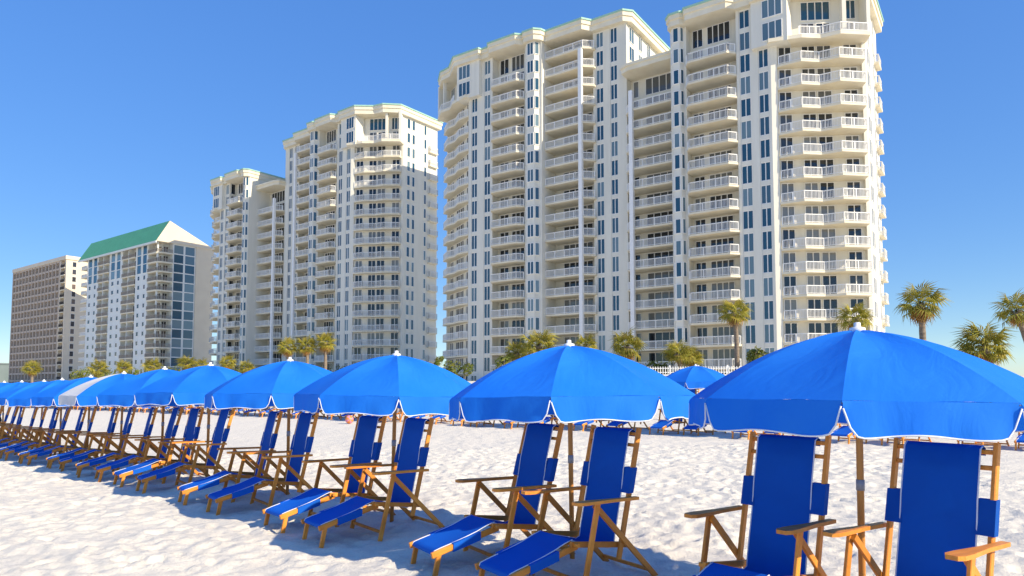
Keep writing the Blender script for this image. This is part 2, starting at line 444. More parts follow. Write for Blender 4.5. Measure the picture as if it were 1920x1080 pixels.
# ------------------------------------------------------------------ the twin towers
def twin_tower(name, label, loc, rz, ox, sx, zs=1.0, B=24.0):
    root = tag(empty(name, loc, rz), label, 'building', 'cream twin towers')
    root.scale = (1, 1, zs)
    T = Tower(root, ox, sx)
    NT, NL, NK = 19, 17, 16
    zt, zl, zk = T.z(NT), T.z(NL), T.z(NK)
    ch = 11.8; cs, sn = math.cos(rad(30)), 0.5
    eL = (4.7 - ch * cs, ch * sn); eR = (55.6 + ch * cs, -1.7 + ch * sn)
    def col_(u0, u1, y): return [(u0, y), (u0, y + 0.3), (u1, y + 0.3), (u1, y)]
    BL = min(B, 15.0)
    wl = T.mb()
    pl = lambda x, y: (4.7 - x * cs + y * sn, x * sn + y * cs)
    pr = lambda x, y: (55.6 + x * cs - y * sn, -1.7 + x * sn + y * cs)
    tall = [(eL[0], B), eL, pl(11.35, 0), pl(11.35, 0.5), pl(0.8, 0.5), pl(0.8, 0), (4.7, 0)] + col_(4.95, 6.2, 0) + col_(7.7, 9.0, 0) + \
        [(9.5, 0), (9.5, 1.8), (16.1, 1.8), (16.1, 0), (16.5, 0), (17.0, -0.75), (18.45, -0.75), (18.9, 0), (19.4, 0), (19.4, 4.2), (27.4, 4.2), (27.4, 2.6)] + \
        col_(27.9, 29.2, 2.6) + col_(30.4, 31.6, 2.6) + [(33.2, 2.6), (33.2, B)]
    wl.prism(tall, -0.5, zt)
    low = [(42.0, BL), (42.0, -1.7), (42.2, -1.7), (42.55, -2.35), (43.6, -2.35), (43.95, -1.7), (44.3, -1.7), (44.3, 0.1), (51.2, 0.1), (51.2, -1.7)] + \
        col_(51.6, 53.0, -1.7) + col_(54.0, 55.3, -1.7) + [(55.6, -1.7), pr(0.8, 0), pr(0.8, 0.5), pr(11.35, 0.5), pr(11.35, 0), eR, (eR[0], BL)]
    wl.prism(low, -0.5, zl)
    wl.prism([(33.0, B - 0.4), (33.0, 4.2), (42.3, 4.2), (42.3, B - 0.4)], -0.5, zk + 0.5)
    inst('wall', wl.mesh('wall', M['wall']), root)
    # spandrels between the windows of the window columns, set a little back from the piers
    fT = Face(T, 0, 0)
    for (u0, u1, y, n) in ((4.95, 6.2, 0, NT - 2), (7.7, 9.0, 0, NT), (27.9, 29.2, 2.6, NT), (30.4, 31.6, 2.6, NT), (51.6, 53.0, -1.7, NL), (54.0, 55.3, -1.7, NL - 2)):
        b = T.mb(); b.box(u0 + 0.004, u1 - 0.004, y + 0.07, y + 0.32, -0.5, 0.06)
        sm = b.mesh('spandrel', M['wall'])
        for k in range(n + 1):
            inst('spandrel', sm, root, (0, 0, T.z(k)))
        T.windows(Face(T, 0, y + 0.3), u0 + 0.02, u1 - 0.02, range(n), 2, 0.062, 2.5, depth=-0.1)
    # bay windows
    for (a, b_, c, d_, y, yo, n) in ((16.5, 17.0, 18.45, 18.9, 0, -0.75, NT), (42.2, 42.55, 43.6, 43.95, -1.7, -2.35, NL)):
        ang = math.atan2(yo - y, b_ - a)
        ln = math.hypot(yo - y, b_ - a)
        T.windows(Face(T, a, y, ang), 0.08, ln - 0.06, range(n), 1, 0.5, 2.55, 'bay_window')
        T.windows(Face(T, b_, yo), 0.12, c - b_ - 0.12, range(n), 1 if c - b_ < 1.2 else 2, 0.5, 2.55, 'bay_window')
        T.windows(Face(T, c, yo, -ang), 0.06, ln - 0.08, range(n), 1, 0.5, 2.55, 'bay_window')
    # loggia balconies: C and M with chamfered ends, E and K with a post
    f0 = Face(T, 0, 0)
    oC = [(9.52, 1.95), (9.52, -0.3), (10.1, -1.25), (15.2, -1.25), (16.08, -0.25), (16.08, 1.95)]
    T.balconies(f0, oC, [(9.6, -0.28), (10.15, -1.17), (15.16, -1.17), (16.0, -0.22)], list(range(0, NT - 1)))
    T.windows(Face(T, 0, 1.8), 9.9, 11.7, range(NT), 2, 0.03, 2.62, 'balcony_door', 'door_glass')
    T.windows(Face(T, 0, 1.8), 12.3, 15.7, range(NT), 4, 0.03, 2.62, 'balcony_door', 'door_glass')
    oM = [(44.32, 0.3), (44.32, -2.0), (44.9, -2.95), (50.3, -2.95), (51.18, -1.95), (51.18, 0.3)]
    T.balconies(f0, oM, [(44.4, -1.98), (44.95, -2.87), (50.26, -2.87), (51.1, -1.92)], list(range(0, NL - 1)))
    T.windows(Face(T, 0, 0.1), 44.6, 46.1, range(NL), 2, 0.03, 2.62, 'balcony_door', 'door_glass')
    T.windows(Face(T, 0, 0.1), 46.7, 49.9, range(NL), 4, 0.03, 2.62, 'balcony_door', 'door_glass')
    T.windows(Face(T, 51.2, -1.55, rad(-90)), -1.4, -0.2, range(NL), 1, 0.03, 2.62, 'balcony_door', 'door_glass')
    oE = [(19.42, 4.35), (19.42, 0.9), (26.5, 0.75), (27.9, 2.0), (27.9, 2.58), (27.38, 2.58), (27.38, 4.35)]
    T.balconies(f0, oE, [(19.5, 0.98), (26.46, 0.83), (27.82, 2.05)], list(range(0, NT)))
    T.windows(Face(T, 0, 4.2), 21.0, 26.4, range(NT), 5, 0.03, 2.62, 'balcony_door', 'door_glass')
    oK = [(33.25, 4.35), (33.25, 2.1), (34.5, 0.85), (41.98, 0.75), (41.98, 4.35)]
    T.balconies(f0, oK, [(33.33, 2.15), (34.54, 0.93), (41.9, 0.83)], list(range(0, NK - 1)))
    T.windows(Face(T, 0, 4.2), 35.6, 41.2, range(NK), 5, 0.03, 2.62, 'balcony_door', 'door_glass')
    T.windows(Face(T, 0, 4.2), 33.6, 34.5, range(NK), 1, 0.03, 2.62, 'balcony_door', 'door_glass')
    for u, k in ((26.15, NT - 1), (34.75, NK - 1)):
        b = T.mb(); b.box(u - 0.3, u + 0.3, 0.42, 0.98, -0.5, T.z(k) - 0.26)
        inst('post', b.mesh('post', M['white']), root)
    # upper flank of the tall part above the linking roof
    sf = Face(T, 33.2, 2.6, rad(90))
    T.windows(sf, 0.9, 2.6, (NT - 1, NT - 2, NT - 3), 2, 0.06, 2.4)
    T.windows(sf, 4.4, 5.6, (NT - 1, NT - 2), 2, 0.06, 2.4)
    T.windows(sf, 7.6, 8.8, (NT - 1, NT - 2), 2, 0.06, 2.4)
    # chamfered ends with zigzag balconies
    for side in (0, 1):
        n = NT if side == 0 else NL
        ztop = zt if side == 0 else zl
        if side == 0:
            F = Face(T, 4.7, 0, rad(180 - 30))      # x runs away from the facade along the chamfer
            flipx = True
        else:
            F = Face(T, 55.6, -1.7, rad(30)); flipx = False
        if flipx:
            class FF(Face):
                def __init__(s): s.T = T
                def pt(s, x, y): return (4.7 - x * cs + y * sn, x * sn + y * cs)
                def mb(s): return MB(s.tf, not T.flip)
            F = FF()
        zig = [(0.8, 0.0), (3.3, -1.5), (5.7, -1.0), (7.8, -2.1), (11.2, -1.35), (11.5, 0.0)]
        if side == 0:
            zig = [(x, y * 0.62) for x, y in zig]
        oP = [(0.82, 0.6)] + [(0.82, -0.12)] + [(x, y - 0.08) for x, y in zig[1:5]] + [(11.33, -0.1), (11.33, 0.6)]
        rP = [(0.95, -0.1)] + [(x, y + 0.02) for x, y in zig[1:5]] + [(11.28, -0.2)]
        T.balconies(F, oP, rP, list(range(0, n - 2)), 0.26)
        for (a, b_, pn) in ((1.1, 2.7, 2), (4.0, 5.7, 2), (5.9, 7.7, 2), (9.2, 10.9, 2)):
            T.windows(F, a, b_, range(n - 1), pn, 0.03, 2.62, 'balcony_door', 'door_glass', 0.5)
        T.windows(F, 4.0, 7.7, (n - 1,), 4, 0.0, 2.5, depth=0.5); T.windows(F, 9.0, 10.9, (n - 1,), 3, 0.0, 2.5, depth=0.5)
        # two-storey penthouse: deep slab, corner block, fin and column
        zp = T.z(n - 2)
        q = F.mb(); q.prism([(0.82, 0.6), (0.82, 0.3), (-0.6, 0.3), (-0.6, -1.2), (3.3, -2.1), (5.7, -1.7), (7.8, -2.7), (11.7, -2.0), (11.9, 0.2), (11.33, 0.2), (11.33, 0.6)], zp - 0.45, zp + 0.02)
        slab = inst('penthouse_slab', q.mesh('penthouse_slab', M['slab']), root)
        r = F.mb(); rail_mb(r, [(3.0, -1.95), (5.7, -1.6), (7.8, -2.6), (11.4, -1.95)])
        inst('railing', r.mesh('railing', M['white']), slab, (0, 0, zp + 0.02))
        q = F.mb(); q.box(8.35, 8.85, -1.9, -1.4, zp + 0.02, ztop); inst('post', q.mesh('post', M['wall']), root)
        q = F.mb(); q.box(11.3, 11.75, -1.9, 0.2, zp + 0.02, ztop); inst('fin_wall', q.mesh('fin_wall', M['wall']), root)
        q = T.mb()
        if side == 0:
            q.prism([(7.25, 0.25), (7.25, -0.8), (2.3, -0.8), (2.3, 1.6), (3.6, 2.5)], zp - 0.5, ztop)
            bf = Face(T, 0, -0.8); wx = (2.75, 5.3)
        else:
            q.prism([(53.4, -1.45), (53.4, -2.5), (57.9, -2.5), (57.9, -0.2), (56.6, 0.8)], zp - 0.5, ztop)
            bf = Face(T, 0, -2.5); wx = (54.8, 57.3)
        inst('penthouse_block', q.mesh('penthouse_block', M['wall']), root)
        T.windows(bf, wx[0], wx[1], (n - 1, n - 2), 3, 0.06, 2.45)
        # end wall: slit windows and rear corner balconies
        if side == 0:
            class EF(Face):
                def __init__(s): s.T = T
                def pt(s, x, y): return (eL[0] + y, eL[1] + x)
                def mb(s): return MB(s.tf, not T.flip)
            E_ = EF()
        else:
            E_ = Face(T, eR[0], eR[1], rad(90))
        T.windows(E_, 1.0, 1.9, range(n), 1, 0.3, 2.4, 'slit_window'); T.windows(E_, 2.5, 3.3, range(n), 1, 0.3, 2.4, 'slit_window')
        xe = (B - 8.8) if side == 0 else BL - 7.1
        T.windows(E_, xe - 1.3, xe - 0.6, range(n), 1, 0.3, 2.4, 'slit_window')
        T.balconies(E_, [(xe, 0.2), (xe, -0.62), (xe + 2.6, -0.62), (xe + 2.6, 0.2)], [(xe + 0.05, -0.05), (xe + 0.05, -0.55), (xe + 2.55, -0.55), (xe + 2.55, -0.05)], list(range(0, n - 1)), 0.22)
    # roofs: moulded cornice, sea-green cap
    def off(poly, d):
        n = len(poly); out = []
        cx = sum(p_[0] for p_ in poly) / n; cy = sum(p_[1] for p_ in poly) / n
        for i in range(n):
            a = Vector(poly[i - 1]); b = Vector(poly[i]); c = Vector(poly[(i + 1) % n])
            e1 = (b - a).normalized(); e2 = (c - b).normalized()
            n1 = Vector((e1.y, -e1.x)); n2 = Vector((e2.y, -e2.x))
            mm = (n1 + n2); mm = mm / max(0.5, mm.length_squared / 2) if mm.length > 1e-6 else n1
            out.append((b.x + mm.x * d, b.y + mm.y * d))
        return out
    nL = (-0.5, -0.866); nR = (0.5, -0.866)
    rt = [(eL[0] - 0.7, B + 0.6), (eL[0] - 0.7, eL[1] - 1.6), (4.7 - 8.0 * cs + nL[0] * 2.6, 8.0 * sn + nL[1] * 2.6), (4.7 - 5.7 * cs + nL[0] * 1.8, 5.7 * sn + nL[1] * 1.8), (4.7 - 3.3 * cs + nL[0] * 2.2, 3.3 * sn + nL[1] * 2.2), (2.0, -1.3), (7.4, -1.3), (7.6, -0.7), (9.2, -0.7), (9.9, -1.7), (15.3, -1.7), (16.2, -0.8), (16.8, -1.4), (18.7, -1.4),
          (19.5, -0.6), (19.8, 0.45), (26.6, 0.35), (27.6, 1.8), (33.0, 1.8), (34.0, 2.9), (34.0, B + 0.6)]
    rl = [(41.8, BL + 0.6), (41.8, -2.2), (42.5, -3.0), (43.8, -3.0), (44.3, -2.5), (44.8, -3.4), (50.4, -3.4), (51.3, -2.4), (53.2, -2.4), (53.4, -3.0), (58.1, -3.0),
          (55.6 + 3.3 * cs + nR[0] * 2.2, -1.7 + 3.3 * sn + nR[1] * 2.2), (55.6 + 5.7 * cs + nR[0] * 1.8, -1.7 + 5.7 * sn + nR[1] * 1.8), (55.6 + 8.0 * cs + nR[0] * 2.6, -1.7 + 8.0 * sn + nR[1] * 2.6), (eR[0] + 0.7, eR[1] - 1.6), (eR[0] + 0.7, BL + 0.6)]
    rk = [(33.1, B), (33.1, 0.9), (34.4, 0.3), (42.2, 0.2), (42.2, B)]
    for poly, z in ((rt, zt), (rl, zl), (rk, zk)):
        q = T.mb(); q.prism(poly, z - 0.35 if poly is not rk else z - 0.2, z + 0.5); q.prism(off(poly, 0.16), z + 0.5, z + 1.15 if poly is not rk else z + 0.9)
        c = inst('cornice', q.mesh('cornice', M['slab']), root)
        if poly is not rk:
            q = T.mb(); q.prism(off(poly, 0.3), z + 1.15, z + 1.42)
            inst('roof_cap', q.mesh('roof_cap', M['cap']), c)
        q = T.mb(); q.prism(off(poly, -0.9), z + 1.45 if poly is not rk else z + 0.95, z + 1.75 if poly is not rk else z + 1.2)
        inst('parapet', q.mesh('parapet', M['slab']), c)
    return root


A1 = np.array([-11.1, 120.7]); a1 = math.atan2(82.4 - 120.7, 43.7 + 11.1)
twin_tower('cream_tower', 'larger cream tower, nearer twin, whose zigzag corner balconies face the single tall palm', (A1[0], A1[1], 0), a1, 0.0, 1.0)
A2 = np.array([-78.2, 181.0]); B2 = np.array([-20.97, 136.3]); a2 = math.atan2(*(B2 - A2)[::-1])
twin_tower('cream_tower', 'smaller-looking cream twin tower standing next to the green-roofed building', (A2[0], A2[1], 0), a2, 59.73, -0.985, 1.035, 16.2)

# ------------------------------------------------------------------ green-roofed building
A3 = np.array([-158.8, 255.0]); B3 = np.array([-112.5, 220.0]); a3 = math.atan2(*(B3 - A3)[::-1])
root = tag(empty('green_roofed_building', (A3[0] * 0.88, A3[1] * 0.88, 0.18), a3), 'pale apartment block with a steep green metal roof and dark glazed flank', 'building')
root.scale = (0.88, 0.88, 0.88)
T = Tower(root, 0, 1, z0=2.4, fh=3.08)
L3, D3, EV = 57.0, 18.4, 48.9
q = T.mb()
def rec(u0, u1, d): return [(u0, 0), (u0, d), (u1, d), (u1, 0)]
q.prism([(-1.4, D3), (-1.4, 2.2), (3.2, 2.2), (3.2, 0)] + rec(12.5, 21.3, 1.6) + rec(31.4, 41.0, 1.6) + [(49.6, 0), (49.6, 2.4), (54.0, 2.4), (54.0, 4.6), (56.6, 4.6), (56.6, 12.0), (56.62, 12.0), (56.62, D3)], -0.5, EV)
inst('wall', q.mesh('wall', M['b3wall']), root)
q = T.mb(); q.box(55.0, 56.9, 12.3, D3 + 0.2, -0.5, EV - 0.02); inst('flank_wall', q.mesh('flank_wall', M['b3side']), root)
ff = Face(T, 0, 0)
NF = 15
for (a, b_) in ((4.4, 7.4), (8.8, 11.6), (22.8, 25.8), (27.2, 30.0), (42.2, 45.0), (46.2, 48.9)):
    T.windows(ff, a, b_, (NF - 3, NF - 2, NF - 1), 1, 0.02, 3.0, gm='glass')
    T.windows(ff, a + 0.5, b_ - 0.7, range(0, NF - 3), 1, 0.85, 2.4, gm='b4glass', fr=0.1)
for (a, b_) in ((12.5, 21.3), (31.4, 41.0)):
    c = (a + b_) / 2
    for (x0, x1) in ((a + 0.05, c - 0.15), (c + 0.15, b_ - 0.05)):
        T.balconies(ff, [(x0, 1.7), (x0, -0.35), (x1, -0.35), (x1, 1.7)], [(x0 + 0.1, -0.28), (x1 - 0.1, -0.28)], list(range(0, NF)), 0.3, rm_='b3rail')
        T.windows(Face(T, 0, 1.6), x0 + 0.4, x1 - 0.9, range(0, NF), 2, 0.02, 2.4, 'balcony_door', 'b4glass')
    q = T.mb(); q.box(c - 0.15, c + 0.15, -0.25, 1.7, -0.5, EV - 0.02); inst('divider', q.mesh('divider', M['b3wall']), root)
T.balconies(ff, [(49.65, 2.6), (49.65, -0.3), (55.6, -0.3), (56.9, 0.9), (56.9, 4.6), (53.9, 4.6), (53.9, 2.6)], [(49.7, -0.2), (55.55, -0.2), (56.8, 0.95), (56.8, 4.4)], list(range(0, NF)), 0.42, rm_='b3rail')
T.windows(Face(T, 0, 2.4), 50.1, 53.7, range(0, NF), 3, 0.02, 2.4, 'balcony_door', 'b4glass')
T.windows(Face(T, 54.0, 2.4, rad(90)), 0.3, 1.9, range(0, NF), 2, 0.02, 2.4, 'balcony_door', 'b4glass')
T.balconies(ff, [(-1.6, 2.4), (-1.6, -0.2), (3.15, -0.2), (3.15, 2.4)], [(-1.5, 2.2), (-1.5, -0.1), (3.1, -0.1)], list(range(0, NF)), 0.36)
T.windows(Face(T, 0, 2.2), -0.9, 2.8, range(0, NF), 2, 0.02, 2.4, 'balcony_door', 'b4glass')
q = T.mb(); q.box(55.2, 55.65, 0.0, 0.45, -0.5, EV); inst('post', q.mesh('post', M['b3wall']), root)
ef = Face(T, 56.6, 4.6, rad(90))
for (a, b_) in ((0.2, 3.6), (3.95, 7.4)):
    T.windows(ef, a, b_, range(0, NF), 1, 0.03, 3.02, gm='glass', fr=0.12)
# roof: steep green front slope, cream gable, pale back slope
q = T.mb()
zr = 56.0
pts = lambda u: [(u, -1.2, EV - 0.1), (u, 3.0, zr), (u, D3 + 0.6, EV - 0.1)]
a, b_ = pts(-1.9), pts(57.2)
q.add(a + b_, [(0, 3, 4, 1)], 0); q.add(a + b_, [(1, 4, 5, 2)], 1); q.add(a + b_, [(0, 1, 2), (5, 4, 3)], 1); q.add(a + b_, [(0, 2, 5, 3)], 1)
rf = inst('roof', q.mesh('roof', [M['green_roof'], M['b3side']]), root)
q = T.mb()
for i in range(58):
    u = -1.6 + i * 1.02
    q.beam((u, -1.23, EV - 0.05), (u, 2.97, zr + 0.04), 0.07, 0.12, up=(1, 0, 0))
sr = inst('standing_seam', q.mesh('standing_seam', M['green_roof']), rf); sr['kind'] = 'stuff'
q = T.mb(); q.box(-1.9, 57.2, -1.35, -1.0, EV - 0.75, EV - 0.12); inst('eave', q.mesh('eave', M['b3wall']), rf)

# ------------------------------------------------------------------ brown hotel
A4 = np.array([-220.5, 305.0]); B4 = np.array([-174.5, 271.0]); a4 = math.atan2(*(B4 - A4)[::-1])
root = tag(empty('brown_hotel', (A4[0] * 0.88, A4[1] * 0.88, 0.18), a4), 'brown hotel block with a tight grid of balconies and flat roof', 'building')
root.scale = (0.88, 0.88, 0.88)
T = Tower(root, 0, 1, z0=2.0, fh=2.98)
NB = 17
q = T.mb(); q.prism([(-1.5, 16), (-1.5, 1.4), (48.2, 1.4), (48.2, 0), (49.2, 0), (49.2, 1.2), (53.2, 1.2), (53.2, 0), (54.2, 0), (54.2, 16)], -0.5, 52.6)
inst('wall', q.mesh('wall', M['b4wall']), root)
q = T.mb(); q.box(-1.9, 54.5, -0.35, 16.3, T.z(NB) + 0.05, 54.2); inst('parapet', q.mesh('parapet', M['b4wall']), root)
NC = 14; cw = 49.6 / NC
b = T.mb(); b.box(-1.6, 48.18, -0.02, 1.5, -0.62, 0.14); sm = b.mesh('floor_band', M['b4brown'])
for k in range(NB + 1):
    inst('floor_band', sm, root, (0, 0, T.z(k)))
b = T.mb(); b.box(-0.32, 0.32, -0.16, 1.5, -0.5, T.z(NB) - 0.1); sm = b.mesh('fin', M['b4brown'])
for c in range(NC + 1):
    inst('fin', sm, root, (-1.45 + c * cw * 0.996, 0, 0))
for c in range(NC):
    T.windows(Face(T, 0, 1.4), -1.45 + c * cw + 0.5, -1.45 + (c + 1) * cw - 0.5, range(NB), 2, 0.16, 2.3, 'window', 'b4glass')
T.balconies(Face(T, 0, 0), [(49.22, 1.3), (49.22, -0.2), (53.18, -0.2), (53.18, 1.3)], [(49.3, -0.1), (53.1, -0.1)], list(range(NB)), 0.3, rm_='b4rail')
T.windows(Face(T, 0, 1.2), 49.5, 52.9, range(NB), 3, 0.02, 2.3, 'balcony_door', 'b4glass')
T.windows(Face(T, 54.2, 0, rad(90)), 2.2, 3.7, range(NB), 1, 0.2, 2.3, 'flank_window', 'b4glass')
T.balconies(Face(T, 0, 0), [(-3.2, 6), (-3.2, 1.0), (-1.4, 1.0), (-1.4, 6)], [(-3.1, 6), (-3.1, 1.1), (-1.5, 1.1)], list(range(NB)), 0.3, 'flank_balcony')

# low building far along the shore
root = tag(empty('low_building', (-300, 372, 0), a4), 'low grey-green building far along the beach beyond the brown hotel', 'building')
T = Tower(root, 0, 1, z0=2.4, fh=3.4)
q = T.mb(); q.box(-40, 60, 0, 18, 0, 13.2); q.box(-40.4, 60.4, -0.5, 18.4, 13.2, 13.9); inst('wall', q.mesh('wall', M['far']), root)
for c in range(16):
    T.windows(Face(T, 0, 0), -38 + c * 6, -34 + c * 6, range(3), 2, 0.8, 2.6)

# ------------------------------------------------------------------ beach loungers
LEAN = [0.23]


def py_(z): return 0.02 - LEAN[0] * (z - 0.2)


def chair_parts():
    P = []
    def part(name, mt, mb, parent=None): P.append((name, mt, mb, parent))
    for s in (-1, 1):
        b = MB(); b.beam((s * 0.285, py_(0.19), 0.19), (s * 0.285, py_(1.215), 1.215), 0.026, 0.046, bev=0.005); part('back_post', 'wood', b)
    for z in (1.165, 1.075):
        b = MB(); b.beam((-0.272, py_(z), z), (0.272, py_(z), z), 0.028, 0.02, up=(0, 0, 1), bev=0.004); part('crossbar', 'wood', b)
    # back and seat sling: one strip of cloth
    path = [(-0.236, 1.140), (-0.238, 1.185), (-0.204, 1.203), (-0.166, 1.18), (-0.138, 1.05), (-0.100, 0.88), (-0.075, 0.70), (-0.035, 0.52), (-0.002, 0.37), (0.012, 0.285), (0.05, 0.268), (0.12, 0.285), (0.24, 0.315), (0.36, 0.345), (0.44, 0.372)]
    path = [(y - (LEAN[0] - 0.23) * max(0, z - 0.3) if i < 9 else y, z) for i, (y, z) in enumerate(path)]
    b = MB(); rows = []
    for i, (y, z) in enumerate(path):
        rows.append([(x, y - 0.012 * (1 - (x / 0.215) ** 2), z - 0.012 * (1 - (x / 0.215) ** 2) * (i > 8)) for x in (-0.215, -0.12, 0, 0.12, 0.215)])
    b.grid(rows); part('sling', 'sling', b)
    pp = MB()
    for s in (-1, 1):
        pp.tube([(s * 0.216, y, z) for y, z in path[2:]], 0.0045, 5)
    part('sling_piping', 'piping', pp, 'sling')
    # cloth sleeves round the posts at mid back
    for s in (-1, 1):
        b = MB(); z0, z1 = 0.70, 0.90
        xa, xb = (0.205, 0.308) if s > 0 else (-0.308, -0.205)
        vs = []
        for z in (z0, z1):
            yy = py_(z)
            vs += [(xa, yy - 0.026, z), (xb, yy - 0.026, z), (xb, yy + 0.026, z), (xa, yy + 0.026, z)]
        b.add(vs, [(0, 3, 2, 1), (4, 5, 6, 7), (0, 1, 5, 4), (1, 2, 6, 5), (2, 3, 7, 6), (3, 0, 4, 7)]); part('post_sleeve', 'sling', b)
    for s in (-1, 1):
        b = MB(); b.beam((s * 0.245, -0.10, 0.285), (s * 0.245, 0.47, 0.352), 0.024, 0.045, bev=0.004); part('seat_rail', 'wood', b)
    b = MB(); b.beam((-0.3, 0.44, 0.348), (0.3, 0.44, 0.348), 0.028, 0.028, up=(0, 0, 1), bev=0.005); part('knee_bar', 'wood', b)
    for s in (-1, 1):
        x = s * 0.34
        out = [(x - 0.024, -0.13), (x + 0.024, -0.13), (x + 0.026, 0.14), (x + 0.05, 0.38), (x + 0.05, 0.47), (x + 0.03, 0.51), (x - 0.03, 0.51), (x - 0.05, 0.47), (x - 0.05, 0.38), (x - 0.026, 0.14)]
        b = MB(lambda a, y, z: (a, y, z + 0.012 * (y - 0.1))); b.prism(out, 0.655, 0.679); part('armrest', 'wood', b)
    for s in (-1, 1):
        b = MB(); b.beam((s * 0.335, 0.275, 0.655), (s * 0.335, 0.43, -0.03), 0.024, 0.046, bev=0.004); part('leg', 'wood', b)
    for s in (-1, 1):
        b = MB(); b.beam((s * 0.308, 0.285, 0.64), (s * 0.308, -0.40, -0.03), 0.024, 0.046, bev=0.004); part('leg', 'wood', b)
    b = MB(); b.beam((-0.3, -0.335, 0.055), (0.3, -0.335, 0.055), 0.03, 0.022, up=(0, 0, 1), bev=0.004); part('stretcher', 'wood', b)
    b = MB(); b.beam((-0.325, 0.405, 0.07), (0.325, 0.405, 0.07), 0.03, 0.022, up=(0, 0, 1), bev=0.004); part('stretcher', 'wood', b)
    # footrest
    for s in (-1, 1):
        b = MB(); b.beam((s * 0.222, 0.40, 0.327), (s * 0.222, 1.03, 0.165), 0.03, 0.05, bev=0.006); part('footrest_rail', 'wood', b)
    for s in (-1, 1):
        b = MB(); b.beam((s * 0.222, 0.965, 0.17), (s * 0.222, 1.005, -0.03), 0.028, 0.044, bev=0.005); part('footrest_leg', 'wood', b)
    b = MB(); b.beam((-0.21, 0.985, 0.178), (0.21, 0.985, 0.178), 0.026, 0.026, up=(0, 0, 1), bev=0.004); part('footrest_bar', 'wood', b)
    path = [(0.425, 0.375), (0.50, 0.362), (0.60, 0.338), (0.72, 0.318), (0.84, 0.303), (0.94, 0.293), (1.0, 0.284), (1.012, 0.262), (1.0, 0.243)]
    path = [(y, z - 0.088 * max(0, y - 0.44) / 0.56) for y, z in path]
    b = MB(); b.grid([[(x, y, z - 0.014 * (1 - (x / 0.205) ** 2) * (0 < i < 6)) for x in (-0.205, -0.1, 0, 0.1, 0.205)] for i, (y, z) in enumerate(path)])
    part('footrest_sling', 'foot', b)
    pp = MB()
    for s in (-1, 1):
        pp.tube([(s * 0.206, y, z + 0.002) for y, z in path[:8]], 0.0045, 5)
    part('footrest_piping', 'piping', pp, 'footrest_sling')
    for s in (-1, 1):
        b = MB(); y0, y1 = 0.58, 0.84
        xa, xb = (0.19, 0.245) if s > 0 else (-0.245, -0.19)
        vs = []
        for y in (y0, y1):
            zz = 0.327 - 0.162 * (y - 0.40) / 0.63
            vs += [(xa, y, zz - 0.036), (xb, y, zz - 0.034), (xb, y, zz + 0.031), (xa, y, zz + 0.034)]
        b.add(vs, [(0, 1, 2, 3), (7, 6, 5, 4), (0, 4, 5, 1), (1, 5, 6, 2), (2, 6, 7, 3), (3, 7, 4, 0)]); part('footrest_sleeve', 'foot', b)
    return P


CHS = []
for ln_ in (0.23, 0.20, 0.265):
    LEAN[0] = ln_
    CHS.append([(n, mb.mesh(n, M[mt]), par) for n, mt, mb, par in chair_parts()])
LEAN[0] = 0.23
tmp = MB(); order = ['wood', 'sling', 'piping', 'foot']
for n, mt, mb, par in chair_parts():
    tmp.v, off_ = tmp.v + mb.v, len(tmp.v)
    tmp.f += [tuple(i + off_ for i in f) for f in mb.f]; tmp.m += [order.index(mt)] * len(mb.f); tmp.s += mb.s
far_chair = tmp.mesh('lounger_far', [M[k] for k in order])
YAW = math.atan2(0.8, -0.6)


def put_chair(loc, rz, label, group):
    r = tag(empty('beach_lounger', loc, rz), label, 'lounger', group)
    last = {}
    for n, me_, par in CHS[random.choice((0, 0, 1, 2))]:
        o = inst(n, me_, last[par] if par else r)
        last[n] = o
    return r


# ------------------------------------------------------------------ umbrellas
RU, ZT, ZR = 1.12, 1.92, 1.45


def prof(t): return ZT - (ZT - ZR) * (0.16 * t + 0.84 * t ** 1.85)


